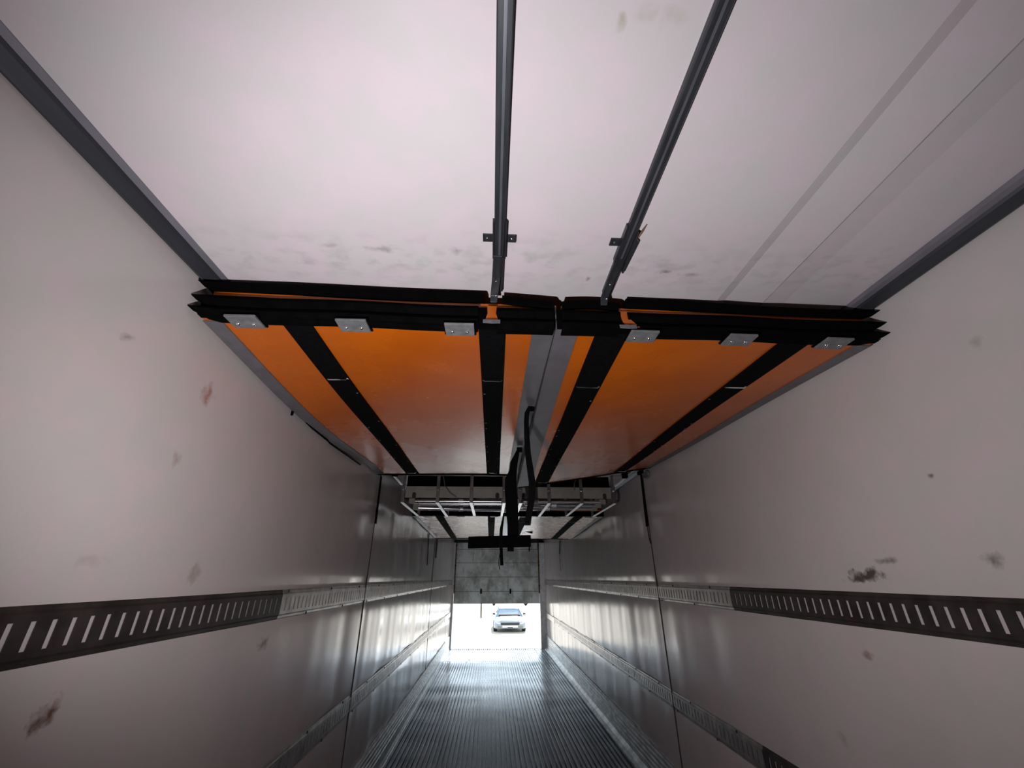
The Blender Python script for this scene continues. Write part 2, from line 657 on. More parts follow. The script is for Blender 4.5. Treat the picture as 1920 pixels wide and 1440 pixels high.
class Sheet:
    def __init__(self, fn, y0fn, y1, x0, x1):
        self.fn, self.y0fn, self.y1, self.x0, self.x1 = fn, y0fn, y1, x0, x1

    def y(self, x, v):
        return lerp(self.y0fn(x), self.y1, v)

    def z(self, x, v):
        return self.fn(x, v)

    def slab(self, dz0, dz1, x0, x1, v0=0.0, v1=1.0, nx=10, ny=20, jag=None, clampz=2.577):
        vs_, fs = [], []
        for top in (0, 1):
            for i in range(nx + 1):
                for j in range(ny + 1):
                    v = lerp(v0, v1, j / ny)
                    xx = lerp(x0(v) if callable(x0) else x0, x1(v) if callable(x1) else x1, i / nx)
                    z = self.z(xx, v) + (dz1 if top else dz0)
                    vs_.append((xx, self.y(xx, v), min(z, clampz)))
        W = ny + 1
        K = (nx + 1) * W
        for i in range(nx):
            for j in range(ny):
                a, b, c, d = i * W + j, i * W + j + 1, (i + 1) * W + j + 1, (i + 1) * W + j
                fs.append((a, b, c, d))
                fs.append((K + a, K + d, K + c, K + b))
        for i in range(nx):
            for j in (0, ny):
                fs.append((i * W + j, (i + 1) * W + j, K + (i + 1) * W + j, K + i * W + j))
        for j in range(ny):
            for i in (0, nx):
                fs.append((i * W + j, i * W + j + 1, K + i * W + j + 1, K + i * W + j))
        m = MB()
        m.add(vs_, fs)
        return m


def zl(x, v):
    e = max(0.0, min(1.0, (-x - 0.50) / 0.5))
    return 2.42 + 0.022 * v - 0.052 * e * e * math.sin(math.pi * min(1, v * 1.15)) + 0.004 * math.sin(9 * v + 5 * x)


def zr(x, v):
    t = (x - 0.22) / 1.2
    return 2.42 + v * lerp(-0.088, 0.098, t) + 0.003 * math.sin(8 * v + 4 * x)


S1L = Sheet(zl, front_y, 3.60, -1.000, XS - 0.004)
S1R = Sheet(zr, front_y, 3.60, XS + 0.006, 1.428)


def band_loft(xs, sec, parent, name, mat, tip=None):
    """loft a (y,z) section along x; sec(x) -> list of (y,z)"""
    m = MB()
    m.loft([[(x, y, z) for y, z in sec(x)] for x in xs])
    return m.build(name, mat, parent, smooth=True, auto=35)


def bumper(xa, xb, parent, tipa=False, tipb=False, wob=0.0, seed=0, drop=0.0):
    rnd = random.Random(seed)
    n = 26
    xs = [lerp(xa, xb, i / n) for i in range(n + 1)]
    p1, p2 = rnd.uniform(0, 6), rnd.uniform(0, 6)

    def tipf(x):
        f = 1.0
        if tipa:
            f = min(f, smooth01((x - xa) / 0.055) * 0.94 + 0.06)
        if tipb:
            f = min(f, smooth01((xb - x) / 0.055) * 0.94 + 0.06)
        return f

    def lobe(z0, z1, yo):
        def sec(x):
            f = tipf(x)
            y = front_y(x) + yo - 0.045 * (1 - f)
            zm = (z0 + z1) / 2 - 0.006 * (1 - f) - drop
            h = (z1 - z0) / 2 * f
            w = 0.022 * f
            wv = 0.0022 * math.sin(11 * x + p1) + wob * math.sin(4.2 * x + p2)
            return [(y + 0.028, zm - h + wv), (y + 0.004, zm - h + wv), (y - w * 0.7, zm - h * 0.55 + wv), (y - w, zm + wv),
                    (y - w * 0.6, zm + h * 0.7 + wv), (y + 0.004, zm + h + wv), (y + 0.028, zm + h + wv)]
        return sec
    m = MB()
    m.loft([[(x, y, z) for y, z in lobe(2.413, 2.458, 0.0)(x)] for x in xs])
    m.loft([[(x, y, z) for y, z in lobe(2.452, 2.503, -0.003)(x)] for x in xs])
    return m.build('bumper', M_black, parent, smooth=True, auto=50)


def flap(xa, xb, parent, tipa=False, tipb=False, seed=0, za=2.557, zb=2.557, arch=0.0):
    rnd = random.Random(seed)
    n = 24
    p1 = rnd.uniform(0, 6)
    rings = []
    for i in range(n + 1):
        t = i / n
        x = lerp(xa, xb, t)
        f = 1.0
        if tipa:
            f = min(f, smooth01((x - xa) / 0.07) * 0.92 + 0.08)
        if tipb:
            f = min(f, smooth01((xb - x) / 0.07) * 0.92 + 0.08)
        y = front_y(x) - 0.006 - 0.03 * (1 - f)
        zt = lerp(za, zb, t) + arch * math.sin(math.pi * t) + 0.0025 * math.sin(9 * x + p1)
        h = 0.034 * f
        zt2 = zt - 0.02 * (1 - f)
        rings.append([(x, y - 0.006, zt2 - h), (x, y - 0.010, zt2 - h * 0.5), (x, y - 0.004, zt2), (x, y + 0.03, zt2 + 0.002), (x, y + 0.03, zt2 - h)])
    m = MB()
    m.loft(rings)
    return m.build('top_flap', M_black, parent, smooth=True, auto=50)


def clip_plate(x, sheet, parent, twisted=0.0):
    yc = front_y(x) - 0.030
    m = MB()
    z = 2.404
    m.add([(x - 0.051, yc, z), (x + 0.051, yc + twisted, z), (x + 0.051, yc + 0.073 + twisted, z), (x - 0.051, yc + 0.073, z),
           (x - 0.051, yc, z + 0.008), (x + 0.051, yc + twisted, z + 0.008), (x + 0.051, yc + 0.073 + twisted, z + 0.008), (x - 0.051, yc + 0.073, z + 0.008)],
          [(0, 3, 2, 1), (4, 5, 6, 7), (0, 1, 5, 4), (1, 2, 6, 5), (2, 3, 7, 6), (3, 0, 4, 7)])
    o = m.build('clip_plate', M_clip, parent, bevel=0.0015)
    # rubber pad behind the plate, one edge shows
    MB().box(x - 0.056, x + 0.056, yc + 0.004, yc + 0.078, z + 0.008, z + 0.014).build('pad', M_black, o)
    for dx in (-0.026, 0.026):
        MB().disc((x + dx, yc + 0.046, z), (0, 0, -1), 0.0075, 0.006).build('screw', M_chrome, o, smooth=True)
    return o


def webbing(sheet, xa, xb, parent, v0, v1, name='web_strap', mat=None, dz=-0.0045, th=0.004, n=22):
    return sheet.slab(dz, dz + th, xa, xb, v0, v1, 3, n).build(name, mat or M_web, parent)


def loop(sheet, x, v, w, parent):
    y = sheet.y(x, v)
    z = sheet.z(x, v) - 0.009
    m = MB()
    m.tube([(x - w / 2, y, z + 0.005), (x - w / 2 + 0.006, y, z), (x + w / 2 - 0.006, y, z), (x + w / 2, y, z + 0.005)], 0.0034, 8)
    m.disc((x - w / 2, y, z + 0.006), (0, 0, -1), 0.0065, 0.004)
    m.disc((x + w / 2, y, z + 0.006), (0, 0, -1), 0.0065, 0.004)
    return m.build('footman_loop', M_chrome, parent, smooth=True)


def rivet(sheet, x, v, parent):
    y = sheet.y(x, v)
    z = sheet.z(x, v) - 0.0045
    return MB().disc((x, y, z), (0, 0, -1), 0.0062, 0.003, 8).build('rivet', M_clip, parent, smooth=True)


def make_panel(sheet, label, straps, clips, bumpers, flaps, inner, group):
    x0, x1 = sheet.x0, sheet.x1
    xm = (x0 + x1) / 2
    t = thing('bulkhead_panel', (xm, 2.4, 2.40), label, 'bulkhead', group)
    sheet.slab(0.0, 0.043, x0, x1, 0.004, 1.0, 26, 40).build('board', M_orange, t, smooth=True, auto=30)
    # second folded leaf above, its orange edge shows between the black rubbers
    sheet.slab(0.079, 0.098, x0 + 0.02, x1 - 0.02, 0.0, 0.35, 20, 8, clampz=2.555).build('upper_board', M_orange, t)
    sheet.slab(-0.003, 0.076, x0, x1, -0.004, 0.005, 26, 2).build('front_cover', M_black, t)
    # grey edge binding, outer and inner
    ow = 0.058
    if x0 < 0:
        webbing(sheet, x0 - 0.004, x0 + ow, t, 0.012, 1.0, 'edge_binding', M_grey, -0.004, 0.004)
        webbing(sheet, x1 - 0.077, x1, t, 0.006, 1.004, 'edge_binding', M_grey, -0.0042, 0.004)
        sheet.slab(-0.002, 0.045, x1 - 0.001, x1 + 0.003, 0.006, 1.0, 1, 30).build('edge_binding', M_grey, t)
    else:
        webbing(sheet, x1 - ow, x1 + 0.004, t, 0.012, 1.0, 'edge_binding', M_grey, -0.004, 0.004)
        webbing(sheet, x0, lambda v: x0 + 0.080 + 0.035 * v * v, t, 0.0, 1.004, 'edge_binding', M_grey, -0.0042, 0.004)
        sheet.slab(-0.002, 0.10, x0 - 0.004, x0 + 0.001, 0.0, 1.0, 1, 30).build('edge_binding', M_grey, t)
    # black rubber along the rear edge
    sheet.slab(-0.006, 0.05, x0, x1, 0.997, 1.008, 26, 2).build('rear_rubber', M_black, t)
    for (xa0, xa1, xb0, xb1) in straps:
        o = webbing(sheet, lambda v, a=xa0, b=xb0: lerp(a, b, v), lambda v, a=xa1, b=xb1: lerp(a, b, v), t, 0.006, 0.995, dz=-0.006, th=0.005, n=30)
        xc = lambda v: lerp((xa0 + xa1) / 2, (xb0 + xb1) / 2, v)
        w = xa1 - xa0
        loop(sheet, xc(0.185), 0.185, w * 0.86, o)
        loop(sheet, xc(0.965), 0.965, w * 0.7, o)
        rnd = random.Random(int(xa0 * 1000) + 5)
        for v in (0.25, 0.42, 0.46, 0.57, 0.62, 0.68, 0.76, 0.80, 0.88):
            s = rnd.choice((-1, 1))
            rivet(sheet, xc(v) + s * w * 0.40, v, o)
    for x in clips:
        clip_plate(x, sheet, t, 0.002 if x > 0.3 else -0.001)
    for b in bumpers:
        bumper(*b[:2], t, **b[2])
    for f in flaps:
        flap(*f[:2], t, **f[2])
    return t


GRP = 'bulkhead panels folded up against the roof'
pl1 = make_panel(S1L, 'orange bulkhead panel folded to the roof, on the side with the black side hook', [(-0.738, -0.638, -0.745, -0.640), (-0.060, 0.036, -0.052, 0.058)],
                 [-0.850, -0.490, -0.125],
                 [(-1.013, -0.062, dict(tipa=True, seed=1)), (0.004, 0.206, dict(seed=2, drop=0.004))],
                 [(-1.013, -0.040, dict(tipa=True, seed=3, za=2.560, zb=2.556)), (0.022, 0.208, dict(seed=4, za=2.549, zb=2.534))], 1, GRP)
pr1 = make_panel(S1R, 'orange bulkhead panel folded to the roof, its inner rear corner hanging lower', [(0.363, 0.482, 0.365, 0.482), (1.062, 1.178, 1.068, 1.178)],
                 [0.531, 0.895, 1.262],
                 [(0.236, 0.445, dict(seed=5, drop=0.002)), (0.478, 1.449, dict(tipb=True, seed=6))],
                 [(0.240, 0.450, dict(seed=7, za=2.536, zb=2.538, arch=0.012)), (0.482, 1.449, dict(tipb=True, seed=8, za=2.560, zb=2.548))], -1, GRP)

# bright brackets where each panel hangs from its roof rail
for par, x, tilt in ((pl1, -0.014, 0.0), (pr1, 0.470, 0.02)):
    y = front_y(x)
    m = MB()
    m.strip([(x, y - 0.012, 2.500), (x, y - 0.016, 2.465), (x + tilt, y - 0.020, 2.428)], [0.034, 0.030, 0.050], (1, 0, 0), 0.004, (0, 1, 0))
    m.build('hinge_tongue', M_orange, par)
    m = MB()
    m.strip([(x - 0.03, y - 0.026, 2.424), (x, y - 0.030, 2.420), (x + 0.03, y - 0.026, 2.424)], 0.016, (0, 0.3, 1), 0.004, (0, -1, 0))
    m.build('hinge_plate', M_clip, par)

# small fittings on the boards
for px in ((1135, 746), (1150, 746)):
    MB().disc(px_wall(px, z=2.415), (0, 0, -1), 0.008, 0.004).build('latch_screw', M_clip, pr1, smooth=True)

# black hook bar along the outer edge of the left panel
m = MB()
m.tube([(-1.004, 1.952, 2.352), (-1.004, 1.952, 2.378), (-1.002, 1.975, 2.381), (-1.002, 2.20, 2.372), (-1.002, 2.42, 2.374)], 0.0065, 8)
m.tube([(-1.002, 2.42, 2.374), (-1.000, 2.47, 2.366), (-1.002, 2.60, 2.372), (-1.0, 2.85, 2.382), (-1.0, 3.10, 2.392)], 0.0045, 6)
m.build('side_hook', M_black, pl1, smooth=True)

# ------------------------------------------------------------------ E-tracks on the walls
def rail_section(side, xw, z0, z1, ya, yb, mat, parent):
    """one length of E-track: bevelled flanges, face pierced by upright slots every 50 mm"""
    s = -side                              # into the trailer
    f = 0.0075
    m = MB()
    zs0, zs1 = z0 + 0.033, z1 - 0.035

    def q(pts):
        m.add(pts, [tuple(range(len(pts)))])

    def X(d):
        return xw + s * (d - 0.005)
    # flanges (profile from the wall up to the face)
    for prof in ([(0.001, z0), (0.0035, z0 + 0.004), (0.004, z0 + 0.014), (f, z0 + 0.020), (f, zs0)],
                 [(f, zs1), (f, z1 - 0.020), (0.004, z1 - 0.014), (0.0035, z1 - 0.004), (0.001, z1)]):
        for (d0, a), (d1, b) in zip(prof, prof[1:]):
            q([(X(d0), ya, a), (X(d0), yb, a), (X(d1), yb, b), (X(d1), ya, b)])
    # bars between the slots, with returns into the slots
    p, w = 0.0500, 0.0145
    n = int((yb - ya - 0.01) / p)
    off = (yb - ya - n * p) / 2
    prev = ya
    for i in range(n + 1):
        if i < n:
            c = ya + off + (i + 0.5) * p
            a, b = c - w / 2, c + w / 2
        else:
            a = yb
        q([(X(f), prev, zs0), (X(f), a, zs0), (X(f), a, zs1), (X(f), prev, zs1)])
        if i < n:
            for yy in (a, b):
                q([(X(f), yy, zs0), (X(f), yy, zs1), (X(0.0045), yy, zs1), (X(0.0045), yy, zs0)])
            prev = b
    return m.build('rail', mat, parent)


def e_track(side, xw, z0, z1, label, joints, group):
    t = thing('e_track', (xw, 4.0, z0), label, 'track', group)
    cuts = [Y0 + 0.2] + joints + [Y1 - 1.55]
    for i in range(len(cuts) - 1):
        mat = M_etrack if cuts[i + 1] <= joints[1] + 0.01 else M_etrack2  # darker steel up to the second joint, brighter steel beyond it
        rail_section(side, xw, z0, z1, cuts[i] + 0.002, cuts[i + 1] - 0.002, mat, t)
    # plain flat strip over the last stretch before the rear frame
    s = -side
    MB().box(min(xw + s * 0.001, xw + s * 0.006), max(xw + s * 0.001, xw + s * 0.006), Y1 - 1.54, Y1 - 0.01, z0 + 0.01, z1 - 0.01).build('end_strip', M_etrack2, t)
    b = MB()
    y = 2.35
    while y < Y1 - 0.2:
        b.disc((xw + s * 0.0035, y, z1 - 0.008), (s, 0, 0), 0.008, 0.006, 8)
        b.disc((xw + s * 0.0035, y + 0.27, z0 + 0.008), (s, 0, 0), 0.008, 0.006, 8)
        y += 0.61
    o = b.build('bolts', M_dark, t)
    o['kind'] = 'stuff'
    return t


ET = 'slotted tracks riveted along the liner'
e_track(-1, L, 1.442, 1.569, 'upper slotted steel track on the wall below the black side hook', [-0.40, 2.30, 5.35, 8.40], ET)
e_track(1, R, 1.442, 1.569, 'upper slotted steel track on the wall with the long dark scuff above it', [-0.33, 2.72, 5.77, 8.80], ET)
e_track(-1, L, 0.720, 0.847, 'lower slotted steel track, below the one on the wall with the black side hook', [-0.40, 2.30, 5.35, 8.40], ET)
e_track(1, R, 0.688, 0.815, 'lower slotted steel track, below the one under the long dark scuff', [-0.33, 2.72, 5.77, 8.80], ET)


# ------------------------------------------------------------------ roof rails that carry the bulkheads
def roof_rail(xc, label, broken):
    t = thing('roof_rail', (xc, 1.0, 2.56), label, 'rail', 'roof rails for the bulkhead')
    w, h = 0.0165, 0.0175
    zb = ZC - h
    pr = [(xc - w, ZC + 0.001), (xc - w, zb + 0.003), (xc - w + 0.003, zb), (xc - 0.0035, zb), (xc - 0.0035, zb + 0.006), (xc + 0.0045, zb + 0.006),
          (xc + 0.0045, zb), (xc + w - 0.003, zb), (xc + w, zb + 0.003), (xc + w, ZC + 0.001)]
    MB().prism_y(pr, Y0 + 0.05, 1.205).build('channel', M_rail, t)
    MB().box(xc - 0.0030, xc + 0.0040, Y0 + 0.05, 1.203, zb + 0.0015, zb + 0.0062).build('core_strip', M_railc, t)
    # splice sleeve with its screwed tabs
    b = MB()
    ya, yb = 0.885, 1.035
    b.box(xc - 0.0215, xc - 0.0168, ya, yb, zb - 0.001, ZC)
    b.box(xc + 0.0168, xc + 0.0215, ya if not broken else ya + 0.02, yb, zb - 0.001, ZC)
    b.build('splice_sleeve', M_rail, t)
    for s in ((-1,) if broken else (-1, 1)):
        x0, x1 = xc + s * 0.0218, xc + s * 0.052
        tb = MB().box(min(x0, x1), max(x0, x1), 0.945, 0.974, ZC - 0.0055, ZC + 0.0005).build('tab', M_rail, t)
        MB().disc((xc + s * 0.038, 0.960, ZC - 0.0055), (0, 0, -1), 0.0045, 0.003, 8).build('screw', M_chrome, tb, smooth=True)
    if broken:
        b = MB()
        b.add([(xc + 0.022, 0.93, ZC - 0.019), (xc + 0.034, 0.945, ZC - 0.016), (xc + 0.030, 1.02, ZC - 0.018), (xc + 0.026, 1.085, ZC - 0.020), (xc + 0.020, 1.085, ZC - 0.020), (xc + 0.018, 1.0, ZC - 0.02),
               (xc + 0.022, 0.93, ZC), (xc + 0.034, 0.945, ZC), (xc + 0.030, 1.02, ZC - 0.008), (xc + 0.026, 1.085, ZC - 0.012), (xc + 0.020, 1.085, ZC - 0.012), (xc + 0.018, 1.0, ZC)],
              [(0, 1, 2, 3, 4, 5), (6, 7, 8, 9, 10, 11), (0, 1, 7, 6), (1, 2, 8, 7), (2, 3, 9, 8), (3, 4, 10, 9), (4, 5, 11, 10), (5, 0, 6, 11)])
        b.build('torn_sleeve', M_rail, t)
        MB().tube([(xc + 0.028, 0.94, ZC - 0.006), (xc + 0.034, 0.915, ZC - 0.004), (xc + 0.040, 0.885, ZC - 0.003)], [0.0035, 0.004, 0.0015], 6).build('rusty_splinter', M_rust, t)
    # trolley arm running down to the bulkhead, with its bolts
    x = xc - 0.004
    b = MB()
    b.strip([(x, 1.02, 2.562), (x - 0.004, 1.12, 2.556), (x - 0.010, 1.195, 2.538), (x - 0.012, 1.205, 2.515)], [0.031, 0.029, 0.027, 0.024], (1, 0, 0), 0.008, (0, 0.15, 1))
    o = b.build('trolley_arm', M_rail, t, bevel=0.0015)
    for yy, zz in ((1.135, 2.553), (1.190, 2.533)):
        MB().disc((x - 0.004, yy, zz), (0, -0.2, -1), 0.0038, 0.003, 8).build('screw', M_chrome, o, smooth=True)
    return t


roof_rail(0.0075, 'straight dark metal roof rail with two screwed tabs on its splice', False)
roof_rail(0.4085, 'dark metal roof rail with a torn splice and rusty splinter', True)

# ------------------------------------------------------------------ rack of load bars behind the bulkhead
YR = 4.20


def rack(xs, xa, xb, holes, label, outer):
    t = thing('load_bar_rack', ((xa + xb) / 2, YR, 2.30), label, 'rack', 'load bar racks')
    # plate
    MB().box(xa, xb, YR + 0.012, YR + 0.020, 2.345, 2.458).build('back_plate', M_board, t, bevel=0.002)
    for hx in holes:
        r, hh = 0.019, 0.012
        ring = [(hx + r * math.cos(a), YR + 0.0115, 2.368 + hh * (1 if math.sin(a) > 0 else -1) + r * math.sin(a)) for a in [2 * math.pi * k / 20 + 0.01 for k in range(20)]]
        m = MB()
        m.loft([ring, [(p[0], YR + 0.0135, p[2]) for p in ring]])
        m.build('hole_disc', M_dark, t)  # dark disc on the uncut plate, standing in for the shade of a hole
    MB().box(xa, xb, YR + 0.06, YR + 0.10, 2.458, 2.575).build('backing_rubber', M_black, t)
    for i, x in enumerate(xs):
        m = MB()
        w = 0.016
        m.box(x - w, x + w, YR - 0.004, YR + 0.002, 2.300, ZC)
        o = m.build('hanger', M_rackbar, t, bevel=0.001)
        MB().disc((x - 0.002, YR - 0.004, 2.418), (0, -1, 0), 0.013, 0.012, 12).build('bolt', M_chrome, o, smooth=True)
        yb = 5.20 + 0.05 * math.sin(i * 2.1)
        m = MB()
        m.strip([(x, YR - 0.004, 2.2985), (x, yb - 0.03, 2.2985), (x, yb, 2.304)], 0.032, (1, 0, 0), 0.006, (0, 0, -1))
        m.build('arm', M_arm, t, bevel=0.001)
        m = MB()
        m.box(x - w, x + w, yb - 0.006, yb, 2.2990, ZC)
        m.build('rear_hanger', M_rackbar, t)
    # gusset arm reaching forward at the wall end
    xo, s = outer
    m = MB()
    m.add([(xo - 0.004, YR - 0.004, 2.47), (xo - 0.004, YR - 0.36, 2.478), (xo - 0.004, YR - 0.36, 2.49), (xo - 0.004, YR - 0.004, 2.565),
           (xo + 0.004, YR - 0.004, 2.47), (xo + 0.004, YR - 0.36, 2.478), (xo + 0.004, YR - 0.36, 2.49), (xo + 0.004, YR - 0.004, 2.565)],
          [(0, 1, 2, 3), (4, 7, 6, 5), (0, 4, 5, 1), (1, 5, 6, 2), (2, 6, 7, 3), (3, 7, 4, 0)])
    m.strip([(xo + s * 0.010, YR - 0.004, 2.470), (xo + s * 0.010, YR - 0.36, 2.478)], 0.024, (1, 0, 0), 0.004, (0, 0, -1))
    o = m.build('gusset', M_arm, t)
    MB().box(xo - 0.025, xo + 0.025, YR - 0.40, YR - 0.355, 2.470, 2.525).build('rubber_stop', M_black, o, bevel=0.004)
    return t


rack([-0.890, -0.546, -0.210, 0.118], -0.872, 0.135, [-0.783, 0.05], 'steel hanger rack holding load bars, on the side of the bulkhead that hangs level', (-0.905, -1))
rack([0.285, 0.572, 0.903, 1.236], 0.262, 1.215, [0.319, 1.144], 'steel hanger rack holding load bars, behind the bulkhead corner that hangs low', (1.250, 1))


def load_bar(xa, xb, y, z, label, sleeve, yb=None, r=0.0185):
    yb = y if yb is None else yb
    t = thing('load_bar', ((xa + xb) / 2, (y + yb) / 2, z - r), label, 'bar', 'load bars lying on the rack arms')
    xm = lerp(xa, xb, sleeve)
    ym = lerp(y, yb, sleeve)
    MB().tube([(xa, y, z), (xm, ym, z)], r, 14).build('outer_tube', M_tube, t, smooth=True)
    MB().tube([(xm - 0.0, ym, z), (xb - 0.06, lerp(y, yb, 0.97), z)], r * 0.80, 14).build('inner_tube', M_tube, t, smooth=True)
    MB().tube([(xm - 0.03, ym, z), (xm + 0.02, ym, z)], r * 1.12, 14).build('lock_collar', M_arm, t, smooth=True)
    for xe, ye in ((xa, y), (xb - 0.04, yb)):
        MB().box(xe - 0.02, xe + 0.04, ye - 0.026, ye + 0.026, z - r, z + r + 0.004).build('end_foot', M_board, t, bevel=0.004)
    return t


A = 2.2985
load_bar(-0.815, 0.150, 4.270, A + 0.0215, 'bright telescopic load bar lying against the plate of the level-hanging rack', 0.52, r=0.0215)
load_bar(-0.800, 0.160, 4.430, A + 0.020, 'bright telescopic load bar lying between two others on the level-hanging rack', 0.55, 4.41, r=0.020)
load_bar(-0.850, 0.160, 4.700, A + 0.020, 'bright telescopic load bar lying askew, farthest out on the level-hanging rack arms', 0.50, 4.86, r=0.020)
load_bar(0.250, 1.160, 4.270, A + 0.0215, 'bright telescopic load bar lying against the plate of the rack behind the low corner', 0.22, r=0.0215)
load_bar(0.252, 1.170, 4.500, A + 0.020, 'bright telescopic load bar between two others, on the rack behind the low corner', 0.45, r=0.020)
load_bar(0.252, 1.180, 4.720, A + 0.020, 'bright telescopic load bar farthest out, on the rack behind the low corner', 0.40, r=0.020)

# thin pull cords dangling round the rack
for pts, lab in (([(-0.50, 4.17, 2.555), (-0.475, 4.15, 2.45), (-0.42, 4.15, 2.38), (-0.36, 4.17, 2.345)], 'thin grey cord hanging over the plate of the level rack'),
                 ([(0.865, 4.17, 2.555), (0.83, 4.15, 2.49), (0.825, 4.15, 2.45), (0.83, 4.17, 2.42)], 'thin grey cord hanging over the plate behind the low corner')):
    o = MB().tube(pts, 0.0035, 6).build('dangling_cord', M_clip, smooth=True)
    tag(o, lab, 'cord', 'thin cords at the load bar racks')

# ------------------------------------------------------------------ second bulkhead further back


def z2l(x, v):
    return lerp(2.335, 2.262, v)


def z2r(x, v):
    return lerp(2.335, 2.256, v) + 0.004 * math.sin(5 * v)


def simple_panel(x0, x1, straps, label, inner):
    sh = Sheet(z2l if x0 < 0 else z2r, lambda x: 5.42, 7.80, x0, x1)
    t = thing('bulkhead_panel', ((x0 + x1) / 2, 6.6, 2.26), label, 'bulkhead', GRP)
    sh.slab(0, 0.045, x0, x1, 0, 1, 12, 16).build('board', M_orange, t, smooth=True, auto=30)
    sh.slab(0.06, 0.08, x0 + 0.02, x1 - 0.02, 0, 0.8, 6, 8).build('upper_board', M_orange, t)
    sh.slab(-0.006, 0.055, x0, x1, -0.012, 0.006, 12, 2).build('bumper', M_black, t)
    sh.slab(-0.006, 0.05, x0, x1, 0.997, 1.010, 12, 2).build('rear_rubber', M_black, t)
    for a, b in ((x0 - 0.004, x0 + 0.05), (x1 - 0.05, x1 + 0.004)):
        webbing(sh, a, b, t, 0.01, 1.0, 'edge_binding', M_grey, -0.004, 0.004)
    for a, b in straps:
        o = webbing(sh, a, b, t, 0.0, 0.995, dz=-0.006, th=0.005)
        loop(sh, (a + b) / 2, 0.2, (b - a) * 0.8, o)
    for f in (0.15, 0.5, 0.85):
        x = lerp(x0, x1, f)
        m = MB()
        m.box(x - 0.05, x + 0.05, 5.405, 5.475, 2.322, 2.328)
        o = m.build('clip_plate', M_clip, t)
    # hangers to the roof
    for f in (0.2, 0.8):
        x = lerp(x0, x1, f)
        MB().box(x - 0.015, x + 0.015, 6.0, 6.006, 2.37, ZC).build('hanger', M_rackbar, t)
        MB().box(x - 0.015, x + 0.015, 7.5, 7.506, 2.29, ZC).build('hanger', M_rackbar, t)
    return t, sh


p2l, s2l = simple_panel(-1.0, 0.209, [(-0.72, -0.62), (-0.055, 0.04)], 'pale shining bulkhead panel folded up beyond the load bars, level rack side', 1)
p2r, s2r = simple_panel(0.219, 1.43, [(0.36, 0.47), (1.06, 1.17)], 'pale shining bulkhead panel folded up beyond the load bars, with small black tab', -1)
# loose black tab under the right one
m = MB()
p = Vector(px_wall((990, 996), y=6.9))
m.add([p + Vector((-0.07, 0, -0.005)), p + Vector((0.075, 0, 0.028)), p + Vector((0.075, 0, -0.035)),
       p + Vector((-0.07, 0.02, -0.005)), p + Vector((0.075, 0.02, 0.028)), p + Vector((0.075, 0.02, -0.035))],
      [(0, 1, 2), (3, 5, 4), (0, 3, 4, 1), (1, 4, 5, 2), (2, 5, 3, 0)])
m.box(p.x + 0.04, p.x + 0.055, p.y, p.y + 0.02, p.z + 0.01, 2.29)
m.build('loose_tab', M_black, p2r)

# ------------------------------------------------------------------ black pull straps hanging from the seam


def px_strip(pts, y, th=0.003):
    """pts: (px centre x, px y, px width) on the plane y=const"""
    c, w = [], []
    for x, yy, ww in pts:
        a = Vector(px_wall((x - ww / 2, yy), y=y))
        b = Vector(px_wall((x + ww / 2, yy), y=y))
        c.append((a + b) / 2)
        w.append((b - a).length)
    m = MB()
    m.strip(c, w, (1, 0, 0), th, (0, 1, 0))
    return m


ya = 1.95
t = thing('pull_strap', (0.17, ya, 1.84), 'narrow black webbing pull strap hanging free from the bulkhead seam', 'strap', 'pull straps at the bulkhead seam')
px_strip([(999, 752, 6), (993, 764, 8), (988, 774, 9), (987, 790, 9), (988, 820, 10), (990, 850, 11), (994, 878, 12), (998, 905, 13), (997, 935, 12), (992, 962, 12), (989, 985, 12)], ya, 0.004).build('webbing', M_web, t)
MB().box(0.185, 0.206, ya - 0.008, ya + 0.008, 2.395, 2.416).build('anchor', M_black, t)

yb = 2.70
t = thing('pull_strap', (0.15, yb, 1.77), 'broad black pull strap with a long crossbar hanging from the bulkhead seam', 'strap', 'pull straps at the bulkhead seam')
px_strip([(972, 842, 5), (969, 852, 9), (964, 866, 14), (962, 882, 14), (958, 897, 22), (958, 920, 23), (960, 950, 23), (962, 985, 21), (962, 1004, 21), (960, 1020, 18)], yb, 0.004).build('webbing', M_web, t)
px_strip([(957.5, 1018, 12), (957.5, 1034, 12)], yb, 0.006).build('strap_end', M_web, t)
m = MB()
a = Vector(px_wall((878, 1017.5), y=yb))
b = Vector(px_wall((995, 1014.5), y=yb))
h = 0.034
m.loft([[(q.x, q.y - 0.02, q.z - h), (q.x, q.y + 0.004, q.z - h), (q.x, q.y + 0.004, q.z + h), (q.x, q.y - 0.02, q.z + h)] for q in (a, b)])
m.build('crossbar', M_black, t, bevel=0.003)
m = px_strip([(945, 962, 3), (943, 975, 4), (940, 992, 6), (939, 1012, 6), (940, 1035, 6), (941, 1060, 6)], yb - 0.025, 0.004)
m.build('tail', M_web, t)
p0 = Vector(px_wall((937, 1040), y=yb - 0.025))
p1 = Vector(px_wall((935, 1055), y=yb - 0.025))
p2 = Vector(px_wall((937, 1068), y=yb - 0.025))
p3 = Vector(px_wall((939, 1028), y=yb - 0.025))
MB().tube([p3, p0, p1, p2], 0.0025, 6).build('tail_thread', M_web, t, smooth=True)
px_strip([(992.5, 1024, 2.5), (992.5, 1034, 2)], yb - 0.01, 0.003).build('bar_thread', M_web, t)
MB().box(0.160, 0.198, yb - 0.01, yb + 0.01, 2.392, 2.422).build('anchor', M_black, t)


